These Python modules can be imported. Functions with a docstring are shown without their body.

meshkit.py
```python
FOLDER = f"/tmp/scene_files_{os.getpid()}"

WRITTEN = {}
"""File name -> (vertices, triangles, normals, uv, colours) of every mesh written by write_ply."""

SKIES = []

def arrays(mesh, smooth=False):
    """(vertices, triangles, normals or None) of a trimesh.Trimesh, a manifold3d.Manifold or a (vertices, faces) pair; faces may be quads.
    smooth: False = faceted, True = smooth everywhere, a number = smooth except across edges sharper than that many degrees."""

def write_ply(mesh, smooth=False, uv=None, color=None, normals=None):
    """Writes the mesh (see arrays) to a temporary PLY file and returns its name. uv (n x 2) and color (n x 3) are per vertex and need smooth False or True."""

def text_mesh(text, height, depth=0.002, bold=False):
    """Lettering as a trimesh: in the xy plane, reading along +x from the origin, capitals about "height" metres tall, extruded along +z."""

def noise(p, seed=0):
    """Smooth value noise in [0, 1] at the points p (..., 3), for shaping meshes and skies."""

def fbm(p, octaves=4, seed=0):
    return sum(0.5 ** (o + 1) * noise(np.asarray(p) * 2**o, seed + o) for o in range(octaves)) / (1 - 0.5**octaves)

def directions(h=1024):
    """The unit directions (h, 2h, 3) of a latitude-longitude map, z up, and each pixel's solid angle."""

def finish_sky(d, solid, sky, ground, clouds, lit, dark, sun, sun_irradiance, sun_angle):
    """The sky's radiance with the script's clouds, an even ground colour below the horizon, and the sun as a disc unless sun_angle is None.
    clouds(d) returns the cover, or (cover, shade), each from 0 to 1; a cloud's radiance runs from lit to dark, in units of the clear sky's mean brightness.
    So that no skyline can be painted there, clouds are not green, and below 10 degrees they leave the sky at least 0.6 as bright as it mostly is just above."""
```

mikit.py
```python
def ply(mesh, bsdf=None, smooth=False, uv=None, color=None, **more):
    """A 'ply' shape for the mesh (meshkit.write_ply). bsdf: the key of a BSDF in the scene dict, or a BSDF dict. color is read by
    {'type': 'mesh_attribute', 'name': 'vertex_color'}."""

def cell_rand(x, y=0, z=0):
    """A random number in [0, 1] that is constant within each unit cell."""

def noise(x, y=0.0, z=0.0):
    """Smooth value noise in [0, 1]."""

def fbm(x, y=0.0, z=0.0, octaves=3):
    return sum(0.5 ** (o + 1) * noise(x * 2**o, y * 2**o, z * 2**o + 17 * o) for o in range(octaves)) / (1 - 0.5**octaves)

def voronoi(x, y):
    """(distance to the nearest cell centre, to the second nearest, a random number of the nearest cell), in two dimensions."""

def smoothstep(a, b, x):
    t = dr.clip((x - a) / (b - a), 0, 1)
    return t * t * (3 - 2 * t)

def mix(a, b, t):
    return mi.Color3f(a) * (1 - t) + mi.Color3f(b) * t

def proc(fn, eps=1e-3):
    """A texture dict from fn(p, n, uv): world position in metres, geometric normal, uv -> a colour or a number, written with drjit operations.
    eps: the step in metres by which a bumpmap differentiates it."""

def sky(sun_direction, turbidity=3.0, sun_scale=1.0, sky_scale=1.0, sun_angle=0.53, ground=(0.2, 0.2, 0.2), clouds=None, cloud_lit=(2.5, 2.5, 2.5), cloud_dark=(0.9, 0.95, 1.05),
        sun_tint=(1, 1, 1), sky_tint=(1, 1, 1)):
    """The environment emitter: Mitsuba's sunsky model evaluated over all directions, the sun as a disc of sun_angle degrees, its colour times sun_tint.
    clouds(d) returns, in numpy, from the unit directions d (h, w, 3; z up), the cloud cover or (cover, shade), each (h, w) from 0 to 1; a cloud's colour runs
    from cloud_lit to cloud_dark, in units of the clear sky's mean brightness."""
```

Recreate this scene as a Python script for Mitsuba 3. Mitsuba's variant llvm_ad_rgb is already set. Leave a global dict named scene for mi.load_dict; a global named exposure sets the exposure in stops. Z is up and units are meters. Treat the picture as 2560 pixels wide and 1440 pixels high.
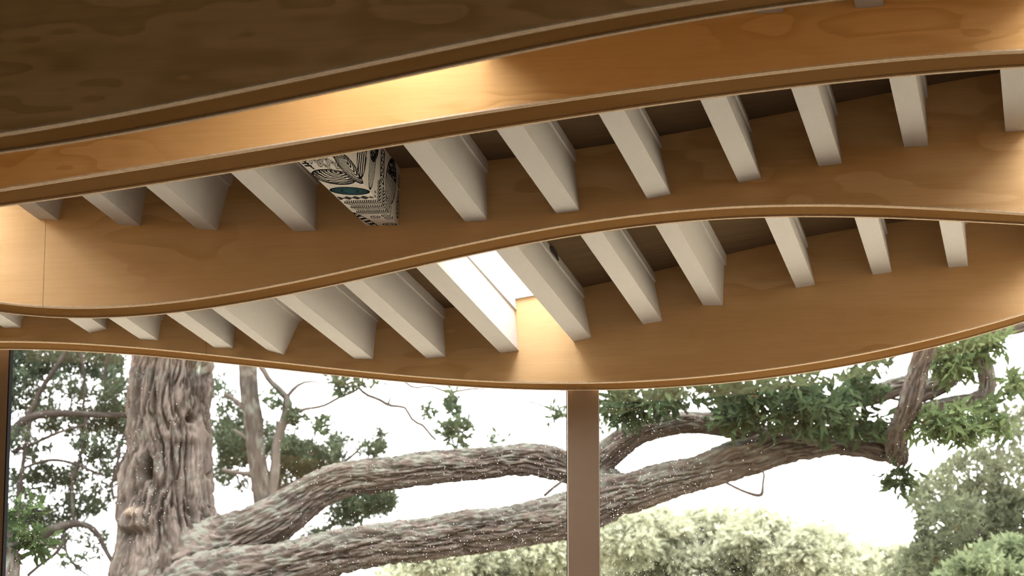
import math
import numpy as np
import trimesh
import manifold3d as m3
import drjit as dr
import mitsuba as mi
import mikit
import meshkit

# ---------------------------------------------------------------- camera, sky, exposure
F, W, H = 6900.0, 2560, 1440
PITCH = math.atan(F / 34200.0)
EYE = np.array([0.0, 0.0, 1.6])
FWD = np.array([0.0, math.cos(PITCH), math.sin(PITCH)])
UP = np.array([0.0, -math.sin(PITCH), math.cos(PITCH)])
RIGHT = np.array([1.0, 0.0, 0.0])
exposure = 4.95
scene, labels = {}, {}
T = mi.ScalarTransform4f
scene['camera'] = {
    'type': 'thinlens', 'fov': math.degrees(2 * math.atan(W / 2 / F)), 'fov_axis': 'x',
    'aperture_radius': 0.0085, 'focus_distance': 12.6, 'near_clip': 0.05, 'far_clip': 500.0,
    'to_world': T().look_at(origin=EYE.tolist(), target=(EYE + FWD).tolist(), up=[0, 0, 1])}


def overcast(d):
    return np.ones(d.shape[:2]), 1 - np.clip(d[..., 2], 0, 1)      # the CIE overcast sky: the zenith three times the horizon


SKY = 3.0
scene['sky'] = mikit.sky((0.3, -0.5, 0.8), sun_scale=0.0, ground=(0.25, 0.24, 0.2), clouds=overcast,
                         cloud_lit=(SKY * 2.1, SKY * 2.1, SKY * 2.1), cloud_dark=(SKY * 0.7, SKY * 0.7, SKY * 0.7))

# ---------------------------------------------------------------- projection helpers
TPHI = 0.19            # the beams run a little away from the picture plane
NRM = np.array([TPHI, 1.0, 0.0])


def ray(px, py):
    return FWD + (px - W / 2) / F * RIGHT + (H / 2 - py) / F * UP


def on_plane(px, py, Y):
    """The point of a beam plane y + TPHI x = Y seen at this pixel."""
    d = ray(px, py)
    return EYE + d * (Y / (d @ NRM))


def at(px, py, Y):
    """The point at distance y = Y seen at this pixel."""
    d = ray(px, py)
    return EYE + d * (Y / d[1])


RDIR = ray(2757, 2450)
RDIR = RDIR / RDIR[1]              # the rafters' direction, per metre of y
SLOPE = RDIR[2]

# ---------------------------------------------------------------- bookkeeping


def add(key, mesh, mat, smooth=False, **kw):
    assert key not in scene, key
    scene[key] = mikit.ply(mesh, mat, smooth, **kw)
    return key


def num(base, i):
    return base if i == 0 else f'{base}_{i:03d}'


def thing(key, label, cat, group=None):
    labels[key] = {'label': label, 'category': cat, 'kind': 'thing'}
    if group:
        labels[key]['group'] = group
    return key


def struct(key, label=None):
    labels[key] = {'kind': 'structure'}
    if label:
        labels[key]['label'] = label
    return key


def quads(v, q):
    q = np.asarray(q)
    return trimesh.Trimesh(np.asarray(v, float), np.vstack([q[:, [0, 1, 2]], q[:, [0, 2, 3]]]), process=False)


def box(lo, hi):
    m = trimesh.creation.box(extents=np.subtract(hi, lo))
    m.apply_translation(np.add(lo, hi) / 2)
    return m


def prism(rings, closed_ends=True):
    """Loft through rings of equally many points."""
    rings = np.asarray(rings, float)
    n, k = rings.shape[:2]
    v = rings.reshape(-1, 3)
    q = []
    for i in range(n - 1):
        for j in range(k):
            q.append([i * k + j, i * k + (j + 1) % k, (i + 1) * k + (j + 1) % k, (i + 1) * k + j])
    f = np.asarray(q)
    f = np.vstack([f[:, [0, 1, 2]], f[:, [0, 2, 3]]])
    if closed_ends:
        e = [[0, j + 1, j] for j in range(1, k - 1)]
        b = (n - 1) * k
        e += [[b, b + j, b + j + 1] for j in range(1, k - 1)]
        f = np.vstack([f, e])
    m = trimesh.Trimesh(v, f, process=False)
    if m.volume < 0:
        m.faces = m.faces[:, ::-1]
    return m


def rounded_hull(points, r=0.004):
    """Hull of small spheres just inside the corner points: a box with softened edges."""
    p = np.asarray(points, float)
    c = p.mean(0)
    s = trimesh.creation.icosphere(subdivisions=0, radius=r).vertices
    inner = p + np.sign(c - p) * r * 0.9
    return m3.Manifold.hull_points(np.vstack([q + s for q in inner]))


# ---------------------------------------------------------------- materials
rng = np.random.default_rng(7)
noise, fbm, smoothstep, mix = mikit.noise, mikit.fbm, mikit.smoothstep, mikit.mix
PLY_A, PLY_B, PLY_C = (0.66, 0.445, 0.235), (0.47, 0.275, 0.110), (0.17, 0.082, 0.026)
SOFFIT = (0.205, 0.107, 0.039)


def ply_veneer(light, dark, strength, gate, scale):
    """Rotary-cut veneer: long grain, and contour figure where the knife crossed the growth rings."""
    def face(p, n, uv):
        x, z, o = p.x, p.z, dr.round((p.y + 0.19 * p.x) * 2.0) * 3.1
        warp = fbm(x * 1.7 * scale + o, z * 6.0 * scale, o, octaves=3)
        contour = warp * 5.0
        fr = contour - dr.floor(contour)
        line = smoothstep(0.0, 0.08, fr) * smoothstep(0.75, 0.08, fr)
        patch = smoothstep(gate, gate + 0.22, fbm(x * 0.9 + 9 + o, z * 2.6, 3, octaves=2))
        grain = noise(x * 6 + o, z * 190, 5)
        fine = noise(x * 22 + o, z * 420, 8)
        cloud = fbm(x * 0.8 + o, z * 5.0, 11, octaves=3)
        t = 0.16 * grain + 0.10 * fine + strength * line * patch + 0.30 * smoothstep(0.35, 0.65, cloud)
        return mix(light, dark, dr.clip(t, 0, 1))
    return face


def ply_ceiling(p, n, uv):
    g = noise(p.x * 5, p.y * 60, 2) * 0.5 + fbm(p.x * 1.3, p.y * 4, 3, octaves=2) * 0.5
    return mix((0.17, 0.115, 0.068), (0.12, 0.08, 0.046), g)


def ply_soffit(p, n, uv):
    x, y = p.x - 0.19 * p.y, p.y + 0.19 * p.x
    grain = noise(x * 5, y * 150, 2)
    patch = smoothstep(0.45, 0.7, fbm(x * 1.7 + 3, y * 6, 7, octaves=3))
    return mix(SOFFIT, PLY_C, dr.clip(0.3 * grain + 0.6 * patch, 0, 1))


def ply_edge(p, n, uv):
    x, y = p.x - 0.19 * p.y, p.y + 0.19 * p.x
    t = noise(y * 420, x * 0.6, 1) * 0.5 + noise(x * 90, y * 60, 4) * 0.5
    return mix((0.66, 0.52, 0.38), (0.48, 0.35, 0.22), t)


def white_board(p, n, uv):
    t = noise(p.x * 160, p.y * 60, p.z * 160) * 0.5 + fbm(p.x * 4, p.y * 2, p.z * 4, octaves=2) * 0.5
    return mix((0.60, 0.575, 0.545), (0.545, 0.52, 0.49), t)


def principled(fn, rough=0.5, spec=0.4, **kw):
    return {'type': 'twosided', 'bsdf': {'type': 'principled', 'base_color': mikit.proc(fn) if callable(fn) else {'type': 'rgb', 'value': fn},
                                         'roughness': rough, 'specular': spec, **kw}}


def diffuse(c):
    return {'type': 'twosided', 'bsdf': {'type': 'diffuse', 'reflectance': mikit.proc(c) if callable(c) else {'type': 'rgb', 'value': c}}}


def ellipse_c(uv, cu, cv, ru, rv, ang=0.0):
    c, s = math.cos(ang), math.sin(ang)
    du, dv = uv.x - cu, uv.y - cv
    a, b = (du * c + dv * s) / ru, (-du * s + dv * c) / rv
    return a, b, dr.sqrt(a * a + b * b)


def pattern(p, n, uv):
    """Printed cloth: inked ovals, stripes and chevrons. uv.x 0..1 across the underside, 1..2 up the side; uv.y 0 near, 1 far."""
    ink = mi.Float(0)
    teal = mi.Float(0)

    def st(x, f):
        y = x * f
        return dr.select(y - dr.floor(y) < 0.5, 1.0, 0.0)

    def put(mask, val):
        return dr.select(mask, val, ink)
    u, v = uv.x, uv.y
    wob = (noise(u * 14, v * 30) - 0.5) * 0.10
    # strokes, petals
    for k in range(3):
        ink = put((dr.abs(v - 0.205 - 0.027 * k) < 0.008) & (u > 0.03) & (u < 0.19), 1.0)
    ink = put((dr.abs(u - 0.12 - (v - 0.2) * 0.5) < 0.022) & (v > 0.18) & (v < 0.30), 1.0)
    for k in range(11):
        a, b, r = ellipse_c(uv, 0.30 + 0.068 * k, 0.175 + 0.03 * ((k * 5) % 4), 0.10, 0.030, 0.35 * ((k * 3) % 5 - 2))
        ink = put(r < 1, st(dr.atan2(b, a), 3.0) * 0.75)
        ink = put((r >= 0.86) & (r < 1.0), 1.0)
        ink = put(r < 0.25, 1.0)
    # scallop shapes of concentric bands
    for cu, cv, ru, rv, an in ((0.44, 0.395, 0.46, 0.088, 0.03), (0.95, 0.31, 0.17, 0.165, 0.25)):
        a, b, r = ellipse_c(uv, cu, cv, ru, rv, an)
        r2 = dr.sqrt(dr.square(a - 0.35) + dr.square(b * 0.8 + 0.55)) + wob
        ink = put(r < 1, dr.maximum(st(r2, 5.2), dr.select(r > 0.72, st(a * 3 + b, 5.0), 0.0)))
        ink = put((r >= 0.95) & (r < 1.05), 1.0)
    # teal oval with rays
    a, b, r = ellipse_c(uv, 0.50, 0.562, 0.46, 0.046, 0.02)
    ang = dr.atan2(b, a)
    ink = put(r < 1, st(ang, 6.0) * dr.select((r > 0.62) & (r < 0.9), 0.75, 0.0))
    ink = put((r > 0.38) & (r < 0.5) & (dr.abs(a) > 0.2), 0.8)
    ink = put((r >= 0.93) & (r < 1.07), 1.0)
    teal = dr.select(r < 1, 1.0, teal)
    # beaded bar
    bead = 0.012 + 0.008 * dr.sin(u * 28)
    ink = put((dr.abs(v - 0.645) < bead) & (u > 0.02) & (u < 0.92), 0.95)
    ink = put((dr.abs(v - 0.645) < 0.010) & (dr.abs(u - 1.03) < 0.10), st(u, 14) * 0.9)
    # three herringbone leaves running across the underside and on up the side
    for k in range(3):
        v0 = 0.702 + 0.060 * k
        lo, hi, w = 0.03 + 0.03 * k, 1.40 - 0.04 * k, 0.026
        taper = w * smoothstep(lo, lo + 0.12, u) * smoothstep(hi, hi - 0.10, u)
        d = dr.abs(v - v0)
        inside = (d < taper) & (u > lo) & (u < hi)
        ink = put(inside, st(u + (v - v0) * dr.select(v > v0, -3.0, 2.2), 17))
        ink = put(inside & ((d < 0.003) | (d > taper - 0.004)), 1.0)
    # ovals near the far end
    a, b, r = ellipse_c(uv, 0.17, 0.93, 0.20, 0.055, 0.45)
    ink = put(r < 1, st(a + b * 0.5, 2.6))
    ink = put((r >= 0.85) & (r < 1.08), 1.0)
    for cu, cv, ru in ((0.54, 0.887, 0.17), (0.86, 0.876, 0.15), (0.90, 0.905, 0.15), (0.76, 0.985, 0.26)):
        a, b, r = ellipse_c(uv, cu, cv, ru, 0.021, 0.0)
        ink = put(r < 1, st(r + 0.1, 2.6))
    # up the side: striped board, feather, chain, fringed pod
    a, b, r = ellipse_c(uv, 1.44, 0.445, 0.42, 0.062, 0.05)
    ink = put(r < 1, st(b + 0.12, 2.4))
    ink = put((r >= 0.92) & (r < 1.03), 1.0)
    ink = put((r < 1) & (a > 0.1) & (a < 0.28), st(b + a, 6))
    a, b, r = ellipse_c(uv, 1.45, 0.592, 0.42, 0.040, 0.06)
    ink = put(r < 1, st(b, 2.6) * 0.8)
    ink = put((r >= 0.93) & (r < 1.03), 1.0)
    a, b, r = ellipse_c(uv, 1.78, 0.615, 0.25, 0.055, 0.1)
    ink = put(r < 1, dr.select(noise(u * 50, v * 120) > 0.2, 1.0, 0.3))
    m = (dr.abs(v - 0.738) < 0.030) & (u > 1.36) & (u < 1.97)
    cu_ = u * 8 - dr.floor(u * 8) - 0.5
    ring = dr.sqrt(dr.square((v - 0.738) / 0.019) + dr.square(cu_ / 0.42))
    ink = put(m, dr.select((ring > 0.5) & (ring < 1.0), 0.0, dr.select(noise(u * 90, v * 200) > 0.3, 1.0, 0.4)))
    a, b, r = ellipse_c(uv, 1.58, 0.868, 0.42, 0.075, 0.06)
    ink = put((r < 1) & (a > 0.2), dr.select(noise(u * 60, v * 130) > 0.27, 1.0, 0.2))
    ink = put((r < 1) & (a <= 0.2), st(b, 4.2) * 0.85)
    ink = put((r >= 0.95) & (r < 1.03), 1.0)
    for cu, cv, ru, rv in ((1.14, 0.835, 0.12, 0.022), (1.13, 0.872, 0.14, 0.016), (1.28, 0.978, 0.20, 0.024), (1.75, 0.985, 0.12, 0.02), (1.5, 0.985, 0.10, 0.014)):
        a, b, r = ellipse_c(uv, cu, cv, ru, rv, 0.0)
        ink = put(r < 1, st(r + 0.2, 3.0))
    col = mix((0.60, 0.56, 0.50), (0.030, 0.075, 0.085), teal)
    return mix(col, (0.012, 0.011, 0.012), dr.clip(ink, 0, 1))


scene['mat_ply'] = diffuse(ply_veneer(PLY_A, PLY_B, 0.42, 0.36, 1.0))
scene['mat_ply_figured'] = diffuse(ply_veneer((0.65, 0.41, 0.19), (0.42, 0.235, 0.09), 0.52, 0.24, 1.5))
scene['mat_ply_golden'] = diffuse(ply_veneer((0.71, 0.435, 0.19), (0.51, 0.27, 0.082), 0.45, 0.32, 1.2))
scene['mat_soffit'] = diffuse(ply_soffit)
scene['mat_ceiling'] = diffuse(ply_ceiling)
scene['mat_edge'] = diffuse(ply_edge)
scene['mat_white'] = diffuse(white_board)
scene['mat_pattern'] = diffuse(pattern)
scene['mat_post'] = principled((0.31, 0.235, 0.175), 0.5, 0.1)
scene['mat_frame'] = principled((0.16, 0.105, 0.06), 0.4, 0.4)
scene['mat_gasket'] = diffuse((0.018, 0.018, 0.02))
scene['mat_black'] = principled((0.02, 0.02, 0.022), 0.45, 0.4)
scene['mat_plaster'] = diffuse((0.30, 0.27, 0.23))
scene['mat_glass'] = {'type': 'thindielectric', 'int_ior': 1.28, 'ext_ior': 1.0}
scene['mat_drop'] = {'type': 'principledthin', 'base_color': {'type': 'rgb', 'value': (0.85, 0.86, 0.87)}, 'roughness': 0.3, 'spec_trans': 0.0, 'diff_trans': 1.1}


def floor_col(p, n, uv):
    g = noise(p.x * 40, p.y * 1.5)
    return mix((0.145, 0.113, 0.083), (0.108, 0.083, 0.058), g)


scene['mat_floor'] = principled(floor_col, 0.4, 0.3)
scene['mat_ground'] = diffuse(lambda p, n, uv: mix((0.30, 0.27, 0.22), (0.22, 0.20, 0.14), fbm(p.x, p.y, octaves=3)))
VC = {'type': 'mesh_attribute', 'name': 'vertex_color'}
scene['mat_bark'] = {'type': 'twosided', 'bsdf': {'type': 'diffuse', 'reflectance': VC}}
scene['mat_leaf'] = {'type': 'principledthin', 'base_color': VC, 'roughness': 0.45, 'spec_trans': 0.0, 'diff_trans': 0.7}

# ---------------------------------------------------------------- beams
YA, YB, YC, YD = 8.1, 10.05, 12.0, 14.2
WID, TF, TB = 0.245, 0.042, 0.022
XMAX = 6.4


def curve(pts, Y, lo=-XMAX, hi=XMAX, n=170):
    """Pixels traced along an edge of the beam -> heights z(x) on its plane, continued evenly outside the frame."""
    from scipy.interpolate import UnivariateSpline
    P = np.array([on_plane(a, b, Y) for a, b in pts])
    sp = UnivariateSpline(P[:, 0], P[:, 2], k=min(3, len(P) - 1), s=len(P) * 0.0028 ** 2)
    a, b = P[0, 0], P[-1, 0]
    sa, sb = float(sp.derivative()(a)), float(sp.derivative()(b))

    def z(x):
        x = np.asarray(x, float)
        m = sp(np.clip(x, a, b))
        m = m + np.where(x < a, -sa * 0.9 * (1 - np.exp(-(a - x) / 0.9)), 0) + np.where(x > b, sb * 0.9 * (1 - np.exp(-(x - b) / 0.9)), 0)
        return m
    return z


def plane_pt(x, Y, z):
    x = np.asarray(x, float)
    return np.stack([x, Y - TPHI * x, np.broadcast_to(z, x.shape)], -1)


def sheet(xs, Y0, Y1, zb, zt):
    """A board between two parallel beam planes with a shaped lower edge."""
    zb, zt = np.broadcast_to(zb, xs.shape), np.broadcast_to(zt, xs.shape)
    return prism(np.stack([plane_pt(xs, Y0, zb), plane_pt(xs, Y1, zb), plane_pt(xs, Y1, zt), plane_pt(xs, Y0, zt)], 1))


SEAM = {
    'A': [(0, -330), (1280, -480), (2560, -700)],
    'B': [(0, 70), (700, 10), (1280, -60), (2175, -150), (2560, -190)],
    'C': [(0, 432), (400, 434), (800, 430), (1003, 422), (1060, 418), (1240, 402), (1435, 377), (1540, 357), (1650, 340), (1780, 316), (1870, 299), (1995, 274), (2090, 258), (2225, 232), (2315, 215), (2490, 184), (2560, 172)],
    'D': [(0, 772), (400, 776), (800, 777), (1110, 772), (1145, 770), (1285, 750), (1450, 720), (1630, 681), (1700, 664), (1812, 637), (1937, 607), (2015, 592), (2140, 571), (2295, 550), (2560, 520)]}
FRONT = {
    'A': [(0, 334), (208, 298), (375, 267), (500, 244), (640, 217), (848, 168), (1015, 134), (1140, 111), (1280, 87), (1488, 46), (1655, 14), (1800, -10), (2050, -42), (2300, -62), (2560, -72)],
    'B': [(0, 473), (208, 440), (417, 406), (640, 374), (848, 335), (1057, 299), (1280, 270.5), (1488, 235), (1697, 208), (1920, 182), (2128, 156), (2337, 138), (2560, 126)],
    'C': [(0, 757), (104, 764), (208, 767), (312, 764.6), (417, 756), (521, 741), (640, 721), (814, 687.5), (987, 649), (1161, 613), (1280, 586), (1384, 566), (1488, 548.6), (1592, 535), (1697, 524), (1801, 517), (1920, 513), (2094, 514), (2267, 519), (2441, 526), (2560, 530.5)],
    'D': [(0, 854), (104, 855), (208, 858), (312, 864), (417, 873), (521, 885), (640, 900), (814, 918), (987, 936), (1161, 950), (1280, 954.5), (1384, 957), (1488, 955.5), (1592, 952), (1697, 946), (1801, 937), (1920, 924), (2094, 894), (2267, 858), (2441, 816), (2560, 787.5)]}
BACK = {
    'A': [(0, 387), (208, 352), (417, 315), (640, 273.5), (848, 228), (1015, 192), (1140, 167), (1280, 143), (1488, 99), (1697, 58), (1863, 31), (2045, 6), (2103, 0), (2300, -18), (2560, -30)],
    'B': [(0, 519), (208, 487.5), (417, 457.5), (640, 423.5), (848, 390), (1057, 352), (1280, 318), (1488, 287.5), (1697, 257.5), (1920, 229.5), (2128, 204), (2337, 185), (2560, 171)],
    'C': [(0, 783), (104, 791), (208, 795), (312, 794), (417, 786), (521, 772.6), (640, 754), (814, 719), (987, 681), (1161, 642), (1280, 621), (1384, 602), (1488, 581.6), (1592, 566), (1697, 555), (1801, 547.6), (1920, 545), (2094, 546), (2267, 550), (2441, 556.6), (2560, 562)],
    'D': [(0, 876), (104, 876.5), (208, 879), (312, 885), (417, 894), (521, 904.5), (640, 917), (814, 936), (987, 955), (1161, 969), (1280, 974.5), (1384, 978), (1488, 977), (1592, 973), (1697, 967), (1801, 958), (1920, 946), (2094, 918), (2267, 885), (2441, 838.5), (2560, 808)]}
YS = {'A': YA, 'B': YB, 'C': YC, 'D': YD}
SEAMS_AT = {'C': [(111, 650)], 'D': [(516, 870)]}       # joints between the face boards
BEAM_LABEL = {
    'A': 'dark plywood ceiling beam at the top of the view with wavy stained figure, nearest one',
    'B': 'plywood ceiling beam with a glowing skylit band, directly behind the topmost dark beam',
    'C': 'S-curved plywood ceiling beam with a vertical joint at far left, between the two rafter rows',
    'D': 'bow-shaped plywood ceiling beam directly above the windows, lowest one'}
seam_z, front_z, back_z = {}, {}, {}
for i, k in enumerate('ABCD'):
    Y = YS[k]
    seam_z[k], front_z[k], back_z[k] = curve(SEAM[k], Y), curve(FRONT[k], Y), curve(BACK[k], Y + WID)
    key = thing(num('plywood_beam', i), BEAM_LABEL[k], 'beam', 'curved plywood ceiling beams')
    xs = np.linspace(-XMAX, XMAX, 260)
    cuts = [-XMAX] + [float(on_plane(a, b, Y)[0]) for a, b in SEAMS_AT.get(k, [])] + [XMAX]
    E = 0.006
    for j in range(len(cuts) - 1):
        a, b = cuts[j] + (0.0008 if j else 0), cuts[j + 1] - (0.0008 if j < len(cuts) - 2 else 0)
        x = np.concatenate([[a], xs[(xs > a + 0.01) & (xs < b - 0.01)], [b]])
        fz = front_z[k](x)
        zt = np.maximum(seam_z[k](x) + 0.22, fz + 0.2)
        fp = add(num(f'{key}__front_panel', j), sheet(x, Y, Y + TF, fz + E, zt), {'A': 'mat_ply_figured', 'B': 'mat_ply_golden'}.get(k, 'mat_ply'), 20)
        add(fp + '__ply_edge', sheet(x, Y, Y + TF * 0.46, fz, fz + E), 'mat_edge', 20)
        add(fp + '__ply_edge_001', sheet(x, Y + TF * 0.54, Y + TF, fz, fz + E), 'mat_edge', 20)
        labels[fp + '__ply_edge'] = {'label': 'pale ply edge'}
        labels[fp + '__ply_edge_001'] = {'label': 'pale ply edge'}
    bz = back_z[k](xs)
    fz = front_z[k](xs)
    zt = np.maximum(seam_z[k](xs) + 0.22, fz + 0.2)
    bp = add(f'{key}__back_panel', sheet(xs, Y + WID - TB, Y + WID, bz + E, zt), 'mat_ply', 20)
    add(bp + '__ply_edge', sheet(xs, Y + WID - TB, Y + WID, bz, bz + E), 'mat_edge', 20)
    labels[bp + '__ply_edge'] = {'label': 'pale ply edge'}
    # soffit, slightly recessed between the two faces
    r = 0.007
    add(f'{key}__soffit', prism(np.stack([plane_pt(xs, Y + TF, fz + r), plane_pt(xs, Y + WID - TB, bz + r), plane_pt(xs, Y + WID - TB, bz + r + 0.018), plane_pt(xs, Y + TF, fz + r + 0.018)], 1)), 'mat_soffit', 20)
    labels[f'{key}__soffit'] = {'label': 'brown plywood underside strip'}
    add(f'{key}__top_board', sheet(xs, Y, Y + WID, zt, zt + 0.02), 'mat_ply')

# ---------------------------------------------------------------- rafters
RAFT_C = [
    ((96, 547), (146, 551), (158, 500), (49, 513), (88, 507.5)),
    ((301, 562), (351, 564.6), (367.5, 471), (208, 491.7), (250, 485.4)),
    ((494.6, 571.7), (544, 576), (577, 446), (367.5, 467.5), (407, 461)),
    ((739, 579), (791, 576.7), (792.5, 448), (580, 434), (632, 425)),
    ((917, 565), (996, 563), (1000, 425), (749, 406), (850, 388)),
    ((1166, 555), (1219, 551), (1214, 412), (1011, 365), (1067, 355)),
    ((1394, 534), (1449, 527), (1434, 395), (1244, 327), (1305, 317)),
    ((1622, 498), (1677, 487), (1647.5, 360), (1498, 286), (1558, 278)),
    ((1850, 457), (1903, 447), (1872, 320), (1752, 251), (1812.5, 243)),
    ((2050, 416), (2105, 410), (2088, 282), (1980, 224), (2041, 216)),
    ((2264, 368), (2321, 365), (2314, 238), (2225, 199), (2287, 193)),
    ((2517, 330), (2575, 326.5), (2572, 200), (2502.5, 177), (2566, 171))]
RAFT_D = [
    ((13, 820), (53, 819), (54.5, 788), (-20, 795), (22, 795)),
    ((227, 832.6), (267, 823), (262, 798), (168, 795), (229, 796)),
    ((354, 849), (396, 851), (404, 790), (271.5, 795), (314, 794.5)),
    ((540, 870), (583, 870), (587, 816), (418, 786.5), (460, 782)),
    ((673, 877), (711, 887), (752, 795), (533, 774), (559, 771)),
    ((890, 897.6), (933, 898), (943, 795), (694, 747), (732, 739.6)),
    ((1069.5, 896), (1114, 892), (1107.7, 785), (862, 713.5), (905.6, 705)),
    ((1253, 882.6), (1296.7, 877), (1286, 768), (1044.5, 673.6), (1093, 663)),
    ((1436, 854), (1478, 845), (1456, 738), (1242, 630), (1292, 620)),
    ((1610.5, 811), (1655, 803), (1633.5, 697), (1452, 589.6), (1502, 581.6)),
    ((1761, 764), (1807, 764), (1810.5, 655), (1639, 563.5), (1687, 557)),
    ((1993, 720.5), (2037, 712.5), (2013, 606), (1914, 547.5), (1968.6, 545)),
    ((2184.6, 687.5), (2229, 681), (2212, 574), (2138, 546), (2193.6, 547.6)),
    ((2374, 669.4), (2420, 666), (2413, 558), (2349.5, 554), (2402, 555))]
RAFT_B = [
    ((1894, 35), (1959, 31), (1959, -110), None, None),
    ((2144, 21.7), (2209, 16.7), (2206, -120), None, None)]
ORD = ['first', 'second', 'third', 'fourth', 'fifth', 'sixth', 'seventh', 'eighth']


def rafter_corners(spec, k_far, Y_near):
    BL, BR, TR, NL, NR = spec
    Yf = YS[k_far]
    pBL, pBR, pTR = (on_plane(*q, Yf) for q in (BL, BR, TR))
    d = (pTR - pBR) / max(pTR[2] - pBR[2], 0.03)
    d = np.clip(d, -0.45, 0.45)
    if pTR[2] - pBR[2] < 0.08:
        d = d * 0.4
    d[2] = 1.0
    d[1] = -TPHI * d[0]
    out = {}
    tops = []
    for p in (pBL, pBR):
        q = p.copy()
        for _ in range(4):
            q = p + d * (float(seam_z[k_far](q[0])) - p[2])
        tops.append(q)
    dirs = []
    for p, n_px, f_px in ((pBL, NL, BL), (pBR, NR, BR)):
        v = RDIR
        if n_px is not None:
            e = ray(*n_px)
            t = (p[2] - EYE[2] + SLOPE * (EYE[1] - p[1])) / (e[2] - SLOPE * e[1])
            q = EYE + e * t
            u = (q - p) / (q[1] - p[1])
            w = min(1.0, math.dist(n_px, f_px) / 150) ** 1.5
            v = RDIR * (1 - w) + u * w
        dirs.append(v)
    far = [pBL, pBR, tops[1], tops[0]]
    near = []
    for p, v in zip(far, (dirs[0], dirs[1], dirs[1], dirs[0])):
        t = (Y_near - p @ NRM) / (v @ NRM)
        near.append(p + v * t)
    return np.array(far), np.array(near), dirs


def ledge(far, near, side):
    """A thin packing strip along the top of one side of a rafter."""
    b, t = (1, 2) if side > 0 else (0, 3)
    rings = []
    for c in (near, far):
        down = (c[b] - c[t]) / np.linalg.norm(c[b] - c[t])
        out = (c[1] - c[0]) / np.linalg.norm(c[1] - c[0]) * side
        a = c[t]
        rings.append([a, a + out * 0.011, a + out * 0.011 + down * 0.055, a + down * 0.055])
    return prism(rings)


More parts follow.
